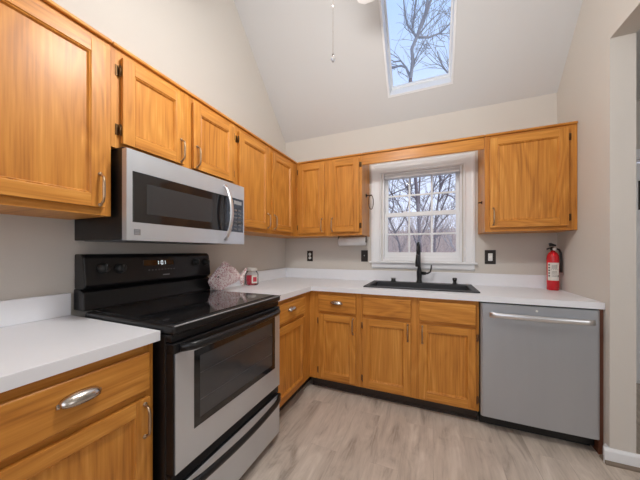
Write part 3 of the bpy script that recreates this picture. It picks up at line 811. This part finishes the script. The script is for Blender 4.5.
# ---- iron ring hooks on the cabinet sides
hk = thing('towel_ring', 'dark iron oval ring hanging on the cabinet side left of the window', 'towel ring', (1.0145, -.165, 1.770))
MB().lathe([(.020, .0), (.020, .004), (.010, .009), (.006, .012), (.006, .048), (.009, .052), (.0, .056)], bronze, (0, 0, 0), 'X', 18).build('mount', hk)
pts = []
for i in range(25):
    a = 2*PI*i/24; pts.append((.050-.021*math.sin(a), -.010*math.sin(a), -.068+.070*math.cos(a)+.0))
MB().tube(pts, .0035, bronze, 8, up=(1, 0, 0), cap=False).build('ring', hk)
hk2 = thing('curtain_hook', 'small dark hook on the cabinet side right of the window', 'hook', (1.9955, -.213, 1.622))
m_ = MB(); m_.lathe([(.013, .0), (.013, -.004), (.006, -.008), (.005, -.020), (.009, -.024), (.0, -.028)], bronze, (0, 0, 0), 'X', 16)
m_.build('hook_knob', hk2)

# ---- fire extinguisher
fx = thing('fire_extinguisher', 'red fire extinguisher with white label in the corner of the counter', 'fire extinguisher', (2.492, -.110, .9145), .1)
fx.scale = (.97, .97, 1.07)
MB().lathe([(.0, .0), (.036, .0), (.040, .004), (.040, .235), (.037, .255), (.028, .272), (.016, .282), (.014, .290), (.0, .290)], red_paint, n=36).build('tank', fx)
MB().lathe([(.014, .2905), (.018, .292), (.018, .312), (.012, .318), (.0, .320)], faucet_black, n=20).build('valve', fx)
MB().lathe([(.0, -.014), (.012, -.013), (.013, -.004), (.012, 0)], bright_steel, (-.0, -.019, .303), 'Y', 20).build('gauge', fx)
m_ = MB()
m_.prism([(-.022, .322), (.018, .322), (.020, .332), (-.018, .348), (-.026, .345)], 'Y', -.010, .010, faucet_black, .002)
m_.prism([(-.040, .296), (-.019, .306), (-.019, .314), (-.042, .306)], 'Y', -.008, .008, faucet_black, .002)
m_.build('handle', fx)
m_ = MB(); m_.tube([(.018, 0, .304), (.036, -.010, .298), (.044, -.018, .270), (.046, -.020, .20), (.044, -.020, .13)], [.007, .007, .008, .008, .010], rubber, 10); m_.build('hose', fx)
# wrap-around label
b2 = bmesh.new(); cols = []
for i in range(17):
    a = -PI/2-.15+(-1.15+2.0*i/16); cols.append([b2.verts.new((.0406*math.cos(a), .0406*math.sin(a), z)) for z in (.072, .202)])
for p, q_ in zip(cols, cols[1:]): b2.faces.new([p[0], q_[0], q_[1], p[1]])
m_ = MB(); m_.add(b2, label_white, True); lb = m_.build('label_sheet', fx)
b2 = bmesh.new()
def patch(a0, a1, z0, z1):
    n_ = 4; cc = []
    for i in range(n_+1):
        a = -PI/2-.15+a0+(a1-a0)*i/n_; cc.append([b2.verts.new((.0409*math.cos(a), .0409*math.sin(a), z)) for z in (z0, z1)])
    for p, q_ in zip(cc, cc[1:]): b2.faces.new([p[0], q_[0], q_[1], p[1]])
for i in range(5): patch(-1.02, -.72, .180-.020*i, .191-.020*i)
patch(-.5, .7, .150, .153); patch(.5, .72, .098, .112)
for i in range(4): patch(-.45, .4, .182-.008*i, .1845-.008*i)
for i in range(5): patch(-.45, .35, .138-.009*i, .1405-.009*i)
m_ = MB(); m_.add(b2, ink); m_.build('label_print', lb)

# ---- candle jar
cj = thing('candle_jar', 'small glass jar candle with red wax and white label beside the fish', 'candle', (.105, -.775, .9145))
cj.scale = (1.5, 1.5, 1.38)
MB().lathe([(.0, .004), (.034, .004), (.0345, .062), (.0, .062)], candle_red, n=28).build('wax', cj)
MB().lathe([(.0, .0), (.034, .0), (.0385, .006), (.0385, .072), (.031, .084), (.031, .092), (.029, .092), (.029, .084), (.0365, .071), (.0365, .008), (.033, .003), (.0, .003)], jar_glass, n=32).build('glass', cj)
MB().lathe([(.033, .0925), (.034, .094), (.034, .110), (.030, .114), (.0, .116)], pmat('candle_lid', lin(206, 200, 194), .4), n=28).build('lid', cj)
b2 = bmesh.new(); cols = []
for i in range(9):
    a = -.95+1.0*i/8; cols.append([b2.verts.new((.0389*math.cos(a), .0389*math.sin(a), z)) for z in (.014, .066)])
for p, q_ in zip(cols, cols[1:]): b2.faces.new([p[0], q_[0], q_[1], p[1]])
m_ = MB(); m_.add(b2, label_white, True); lb = m_.build('label_sheet', cj)
b2 = bmesh.new(); cols = []
for i in range(5):
    a = -.75+.6*i/4; cols.append([b2.verts.new((.0392*math.cos(a), .0392*math.sin(a), z)) for z in (.024, .054)])
for p, q_ in zip(cols, cols[1:]): b2.faces.new([p[0], q_[0], q_[1], p[1]])
m_ = MB(); m_.add(b2, candle_red, True); m_.build('label_print', lb)

# ---- cloth fish leaning on the backsplash
def puff(outline, c, th, m):
    b2 = bmesh.new(); rings = []
    for s_, q_ in ((1, 0), (.97, .3), (.88, .55), (.7, .8), (.45, .95), (.2, 1)):
        rings.append((s_, q_))
    for sd_ in (1, -1):
        rr = []
        for s_, q_ in rings:
            rr.append([b2.verts.new((c[0]+(x-c[0])*s_, sd_*th*q_, c[1]+(z-c[1])*s_)) for x, z in outline])
        cv = b2.verts.new((c[0], sd_*th, c[1])); n_ = len(outline)
        for A, B in zip(rr, rr[1:]):
            for i in range(n_): b2.faces.new([A[i], A[(i+1) % n_], B[(i+1) % n_], B[i]])
        for i in range(n_): b2.faces.new([rr[-1][i], rr[-1][(i+1) % n_], cv])
    bmesh.ops.remove_doubles(b2, verts=b2.verts, dist=1e-5); bmesh.ops.recalc_face_normals(b2, faces=b2.faces)
    mm = MB(); mm.add(b2, m, True); return mm
fs = thing('cloth_fish', 'pink dotted cloth fish leaning against the backsplash behind the range', 'fish cushion', (.138, -1.112, .9165), R90)
fs.scale = (1.16, 1.1, 1.06)
fs.rotation_euler = (.30, 0, R90)
# local x = world y, head toward -x ; +y local = -x world (toward wall); lean back to wall
body_o = [(-.198, .085), (-.190, .115), (-.165, .150), (-.140, .182), (-.112, .205), (-.070, .203), (-.020, .188), (.025, .160), (.060, .128), (.085, .104), (.085, .074), (.060, .058), (.020, .044), (-.010, .040), (-.045, .024), (-.080, .004), (-.110, .008), (-.145, .026), (-.175, .050)]
puff(body_o, (-.07, .10), .026, fish_mat).build('body', fs)
tail_o = [(.078, .100), (.110, .125), (.128, .165), (.140, .163), (.136, .120), (.132, .095), (.142, .050), (.150, .010), (.138, .006), (.110, .040), (.078, .076)]
puff(tail_o, (.108, .088), .012, fish_mat).build('tail', fs)
MB().lathe([(.0, -.005), (.005, -.004), (.006, 0)], ink, (-.150, -.0245, .125), 'Y', 14).build('eye', fs)
puff([(-.05, .199), (-.08, .222), (-.11, .226), (-.125, .205), (-.10, .196)], (-.09, .208), .006, fish_mat).build('fin', fs)

# ---- ceiling fan
fn = thing('ceiling_fan', 'white ceiling fan with light globe hung from the sloped ceiling', 'ceiling fan', (1.25, -1.80, -.26))
zc = hz(-1.80)+.26
MB().lathe([(.0, 0), (.07, .0), (.065, -.06), (.03, -.10), (.0, -.10)], fan_white, (0, 0, zc+.03), n=24).build('canopy', fn)
MB().lathe([(.013, 3.20), (.013, zc-.06)], fan_white, n=14).build('downrod', fn)
MB().lathe([(.0, 3.21), (.03, 3.21), (.075, 3.19), (.11, 3.16), (.115, 3.10), (.09, 3.06), (.06, 3.05), (.06, 3.0), (.075, 2.98), (.0, 2.975)], fan_white, n=32).build('motor_housing', fn)
gl = MB().lathe([(.068, 2.974), (.075, 2.965), (.125, 2.93), (.142, 2.885), (.13, 2.855), (.10, 2.838), (.0, 2.83)], globe_m, n=32).build('light_globe', fn)
for i in range(5):
    a = math.radians(90+72*i)
    m_ = MB(); m_.prism([(.11, -.02), (.19, -.035), (.19, .035), (.11, .02)], 'Z', 3.040, 3.046, fan_white, .001); 
    m_.prism([(.18, -.055), (.40, -.070), (.64, -.074), (.69, -.062), (.712, -.030), (.712, .030), (.69, .062), (.64, .074), (.40, .070), (.18, .055)], 'Z', 3.047, 3.054, fan_white, .001)
    m_.build('blade', fn, (0, 0, 0), (0, 0, a))
pc = thing('pull_chain', 'thin fan pull chain ending in a clear crystal drop', 'pull chain', (1.267, -1.80, -.385))
PCS = .62
m_ = MB()
for i in range(150): m_.lathe([(.0, -.0012), (.0011, 0), (.0, .0012)], nickel, (0, 0, 2.352+i*.0036), n=6)
m_.tube([(0, 0, 2.350), (0, 0, 2.951)], .0006, nickel, 5); m_.build('chain', pc)
MB().lathe([(.0, -.003), (.0026, -.002), (.0026, .002), (.0, .003)], bright_steel, (0, 0, 2.528), n=12).build('chain_connector', pc)
MB().lathe([(.0, 2.318), (.005, 2.321), (.0085, 2.330), (.006, 2.338), (.0028, 2.343)], crystal, n=8, smooth=False).build('crystal_drop', pc)
MB().lathe([(.0032, 2.3435), (.0032, 2.349), (.0, 2.351)], bronze, n=12).build('crystal_cap', pc)

# ================================================================== OUTSIDE
random.seed(7)
def hill_h(x, y):
    t = max(0, y-4)
    return -.9+.115*t*(1-math.exp(-t/14))+.35*noise.noise(Vector((x*.07, y*.07, 0)))*min(1, t/6)
b2 = bmesh.new(); nx, ny = 70, 60; V = []
for j in range(ny+1):
    for i in range(nx+1):
        x = -60+130*i/nx; y = .9+70*j/ny
        V.append(b2.verts.new((x, y, hill_h(x, y)+.06*noise.noise(Vector((x, y, 3))))))
for j in range(ny):
    for i in range(nx): b2.faces.new([V[j*(nx+1)+i], V[j*(nx+1)+i+1], V[(j+1)*(nx+1)+i+1], V[(j+1)*(nx+1)+i]])
leaf = pmat('leaf_litter', lin(200, 186, 178), .95, vary=.35, vscale=1.6)
m_ = MB(); m_.add(b2, leaf, True); g = m_.build('hillside'); g['kind'] = 'structure'; g['label'] = 'leaf covered wooded hillside behind the house'

bark_blue = pmat('bark_grey', lin(104, 94, 100), .9, vary=.2, vscale=12)
bark_brown = pmat('bark_brown', lin(166, 148, 142), .9, vary=.25, vscale=8)
bark_sky = pmat('bark_backlit', lin(142, 144, 152), .9, vary=.15, vscale=8)  # branch bark colour paled and blued to stand for haze and backlight

def tree_mesh(seed, height, r0, m, lean=(0, 0), forks=3, depth=5, low=False, twist=.35):
    rnd = random.Random(seed); mb_ = MB()
    def grow(p, d, length, r, lev):
        n = 3 if lev < depth-1 else 2
        pts = [p]; rr = [r]; q = p.copy(); dd = d.copy()
        for i in range(n):
            dd = (dd+Vector((rnd.uniform(-1, 1), rnd.uniform(-1, 1), rnd.uniform(-.6, .9)))*twist*.5).normalized()
            q = q+dd*length/n; pts.append(q.copy()); rr.append(r*(1-.40*(i+1)/n))
        mb_.tube(pts, rr, m, 6 if lev < 2 else (4 if lev < 4 else 3), cap=False)
        if lev >= depth: return
        for kx in range(rnd.choice((2, 3, 3) if lev else (forks,))):
            t_ = rnd.uniform(.45, 1) if kx else 1
            i = min(n, max(1, round(t_*n))); 
            ax = Vector((rnd.uniform(-1, 1), rnd.uniform(-1, 1), rnd.uniform(-.3, .6))).normalized()
            nd = (dd+ax*rnd.uniform(.45, .95)).normalized(); nd.z += .12; nd.normalize()
            grow(pts[i], nd, length*rnd.uniform(.6, .85), rr[i]*(.85 if kx == 0 else rnd.uniform(.45, .65)), lev+1)
    grow(Vector((0, 0, 0)), Vector((lean[0], lean[1], 1)).normalized(), height*.30, r0, 0)
    return mb_
def plant_tree(mb_, x, y, label, group=None, name='bare_tree', z=None, rot=0):
    o = mb_.build(name, None, (x, y, hill_h(x, y)-.1 if z is None else z), (0, 0, rot))
    return tag(o, label, 'tree', group)
# the tall tree the skylight looks up into
mb_ = MB()
rnd = random.Random(4)
bark_now = bark_sky
def limb(pts, r0, r1, twigs=0, lev=0):
    P = [Vector(p) for p in pts]; n = len(P)
    mb_.tube(P, [r0+(r1-r0)*i/(n-1) for i in range(n)], bark_now, 6, cap=False)
    for k_ in range(twigs):
        i = rnd.randint(1, n-1); a = P[i-1].lerp(P[i], rnd.random()); d0 = (P[i]-P[i-1]).normalized()
        d_ = (d0+Vector((rnd.uniform(-1, 1), rnd.uniform(-1, 1), rnd.uniform(-.2, .8)))*.9).normalized()
        ln = rnd.uniform(.5, 1.1)*(.75 if lev else 1.0)
        q_ = [a]
        for s_ in range(3):
            d_ = (d_+Vector((rnd.uniform(-1, 1), rnd.uniform(-1, 1), rnd.uniform(-1, 1)))*.25).normalized(); q_.append(q_[-1]+d_*ln/3)
        if lev < 2: limb(q_, max(.007, (r0+r1)*.22), .004, 3 if lev == 0 else 2, lev+1)
        else: mb_.tube(q_, [.006, .005, .004, .003], bark_now, 3, cap=False)
gz = hill_h(1.0, 5.2)-.1
bark_now = bark_blue
limb([(1.42, 5.2, gz), (1.28, 5.15, 2.2), (1.12, 5.1, 4.4), (1.06, 5.0, 5.7), (1.08, 5.0, 6.1)], .045, .045)
bark_now = bark_sky
limb([(1.08, 5.0, 6.05), (1.14, 4.9, 6.45), (1.12, 4.85, 6.75), (1.25, 4.8, 7.0)], .05, .045, 3)
limb([(1.25, 4.8, 7.0), (1.45, 4.6, 7.35), (1.65, 4.5, 7.7), (1.85, 4.4, 8.2), (2.0, 4.3, 9.0)], .05, .02, 12)
limb([(1.25, 4.8, 7.0), (1.55, 5.1, 7.12), (1.85, 5.3, 7.3), (2.2, 5.5, 7.7)], .035, .012, 9)
limb([(1.25, 4.8, 6.98), (1.12, 4.9, 7.3), (.98, 5.0, 7.6), (.9, 5.0, 8.2), (.85, 5.1, 9.0)], .034, .012, 10)
limb([(1.06, 5.0, 6.1), (.95, 5.1, 6.45), (.80, 5.1, 6.55), (.55, 5.2, 6.6)], .035, .02, 4)
limb([(.95, 5.1, 6.45), (.8, 5.2, 6.75), (.6, 5.3, 6.85), (.3, 5.3, 7.1)], .026, .012, 5)
limb([(1.45, 4.6, 7.35), (1.6, 4.4, 7.9), (1.65, 4.3, 8.5), (1.6, 4.2, 9.2)], .03, .012, 10)
limb([(1.12, 4.9, 7.3), (1.25, 4.6, 7.9), (1.3, 4.5, 8.6)], .022, .010, 6)
tag(mb_.build('bare_tree'), 'tall bare tree spreading its branches above the skylight', 'tree')
mb_ = MB(); rnd = random.Random(12); bark_now = bark_sky
limb([(2.4, 5.3, hill_h(2.4, 5.3)-.1), (2.35, 5.3, 2.5), (2.3, 5.3, 5.0), (2.15, 5.25, 6.4), (2.1, 5.2, 7.2), (2.2, 5.1, 8.2)], .10, .03, 10)
limb([(2.2, 5.3, 5.9), (1.9, 5.1, 6.2), (1.75, 5.0, 6.6)], .03, .012, 5)
tag(mb_.build('bare_tree'), 'second bare tree whose branches enter the right edge of the skylight', 'tree')

def window_tree(limbs, r, label, seed):
    global mb_, rnd, bark_now
    mb_ = MB(); rnd = random.Random(seed); bark_now = bark_blue
    p0 = limbs[0][0]
    limb([(p0[0], p0[1], hill_h(p0[0], p0[1])-.1)]+limbs[0], r, r*.5, 7)
    for l_ in limbs[1:]: limb(l_, r*.62, r*.25, 6)
    tag(mb_.build('bare_tree'), label, 'tree')
window_tree([[(1.19, 8.2, 0.97), (1.17, 8.2, 1.46), (1.19, 8.2, 2.34), (1.17, 8.1, 3.3), (1.21, 8.0, 4.04), (1.25, 8.0, 5.4)],
    [(1.15, 8.2, 1.27), (0.91, 8.5, 1.98), (0.61, 8.8, 2.63), (0.32, 9.0, 3.27), (-0.08, 9.2, 3.88), (-.3, 9.3, 4.6)],
    [(1.19, 8.2, 1.66), (1.44, 7.9, 2.21), (1.57, 7.7, 2.82), (1.67, 7.6, 3.44), (1.77, 7.5, 3.85), (1.9, 7.4, 5.0)],
    [(1.19, 8.2, 2.24), (1.33, 8.6, 2.98), (1.52, 8.8, 3.45), (1.73, 9.0, 3.85), (1.96, 9.2, 4.22), (2.23, 9.3, 4.42)],
    [(0.61, 8.8, 2.63), (0.26, 8.6, 2.84), (-0.03, 8.5, 3.1)],
    [(1.17, 8.1, 3.1), (0.9, 8.0, 3.45), (0.69, 7.9, 3.78), (0.59, 7.8, 4.06), (.45, 7.8, 4.9)]], .052, 'bare tree with several stems outside the middle of the window', 21)
window_tree([[(1.73, 9.0, 0.96), (1.75, 9.0, 1.68), (1.77, 9.0, 2.5), (1.86, 9.0, 3.21), (1.94, 9.0, 3.81), (1.92, 9.0, 5.3)],
    [(1.77, 9.0, 2.4), (1.98, 8.7, 2.85), (2.19, 8.5, 3.39), (2.27, 8.4, 3.93), (2.3, 8.4, 4.8)],
    [(1.77, 9.0, 2.09), (2.06, 9.3, 2.52), (2.39, 9.6, 2.9), (2.68, 9.8, 3.29)],
    [(1.86, 9.0, 3.21), (2.13, 9.2, 3.58), (2.37, 9.4, 3.5), (2.61, 9.5, 3.29)],
    [(1.94, 9.0, 3.71), (2.08, 9.2, 4.1), (2.29, 9.3, 4.36), (2.4, 9.4, 5.1)]], .060, 'thick bare tree outside the right half of the window', 22)
window_tree([[(0.37, 9.5, 0.94), (0.3, 9.5, 1.5), (0.12, 9.5, 2.06), (-0.12, 9.5, 2.58), (-0.34, 9.5, 3.22), (-.5, 9.5, 4.2)],
    [(0.12, 9.5, 2.06), (0.46, 9.2, 2.47), (0.68, 9.0, 3.08), (0.84, 8.9, 3.79), (0.81, 8.8, 4.29)],
    [(-0.12, 9.5, 2.58), (0.02, 9.7, 3.35), (-0.09, 9.8, 4.07), (-0.0, 9.9, 4.67)],
    [(-0.34, 9.5, 3.3), (-0.2, 9.3, 3.7), (0.26, 9.1, 3.82), (0.71, 8.9, 3.91), (1.09, 8.7, 4.01)]], .056, 'forked bare tree outside the left window panes', 23)

# far woods: copies of a few trees over the hillside
protos = []
for s_ in range(5):
    o = tree_mesh(40+s_, 7.5, .09, bark_brown, forks=3, depth=5, twist=.45).build('bare_tree')
    protos.append(o)
cnt = 0
for i in range(64):
    o = protos[i] if i < 5 else protos[i % 5].copy()
    if i >= 5: COL.objects.link(o)
    y = 12+30*(i/64)**.9+random.uniform(-1, 1)
    half = .17*(y+2.7); cxx = 1.6-.02*y
    x = cxx+random.uniform(-1, 1)*(half+1.5)
    o.location = (x, y, hill_h(x, y)-.1); o.rotation_euler = (0, 0, random.uniform(0, 6.28)); sc = random.uniform(.5, .85); o.scale = (sc, sc, sc)
    tag(o, 'thin bare tree among many in the brown woods on the hillside', 'tree', 'bare trees in the far woods')
# undergrowth
rnd = random.Random(3); mb_ = MB()
brush = pmat('brush_twigs', lin(196, 174, 166), .95, vary=.3, vscale=3)
for i in range(1500):
    y = 9+rnd.random()**.8*34; half = .2*(y+2.7)+1.5; x = 1.6-.02*y+rnd.uniform(-1, 1)*half
    p = Vector((x, y, hill_h(x, y)-.05)); hh = rnd.uniform(.5, 1.5)*(1+.012*y)
    for k_ in range(5):
        d_ = Vector((rnd.uniform(-.6, .6), rnd.uniform(-.6, .6), 1)).normalized()
        q_ = p+d_*hh*.5; q2 = q_+(d_+Vector((rnd.uniform(-.5, .5), rnd.uniform(-.5, .5), 0))).normalized()*hh*.5
        r_ = .006+.0007*y
        mb_.tube([p, q_, q2], [r_, r_*.8, r_*.4], brush, 3, cap=False)
tag(mb_.build('undergrowth'), 'mauve brown twiggy undergrowth covering the hillside outside', 'undergrowth', kind='stuff')
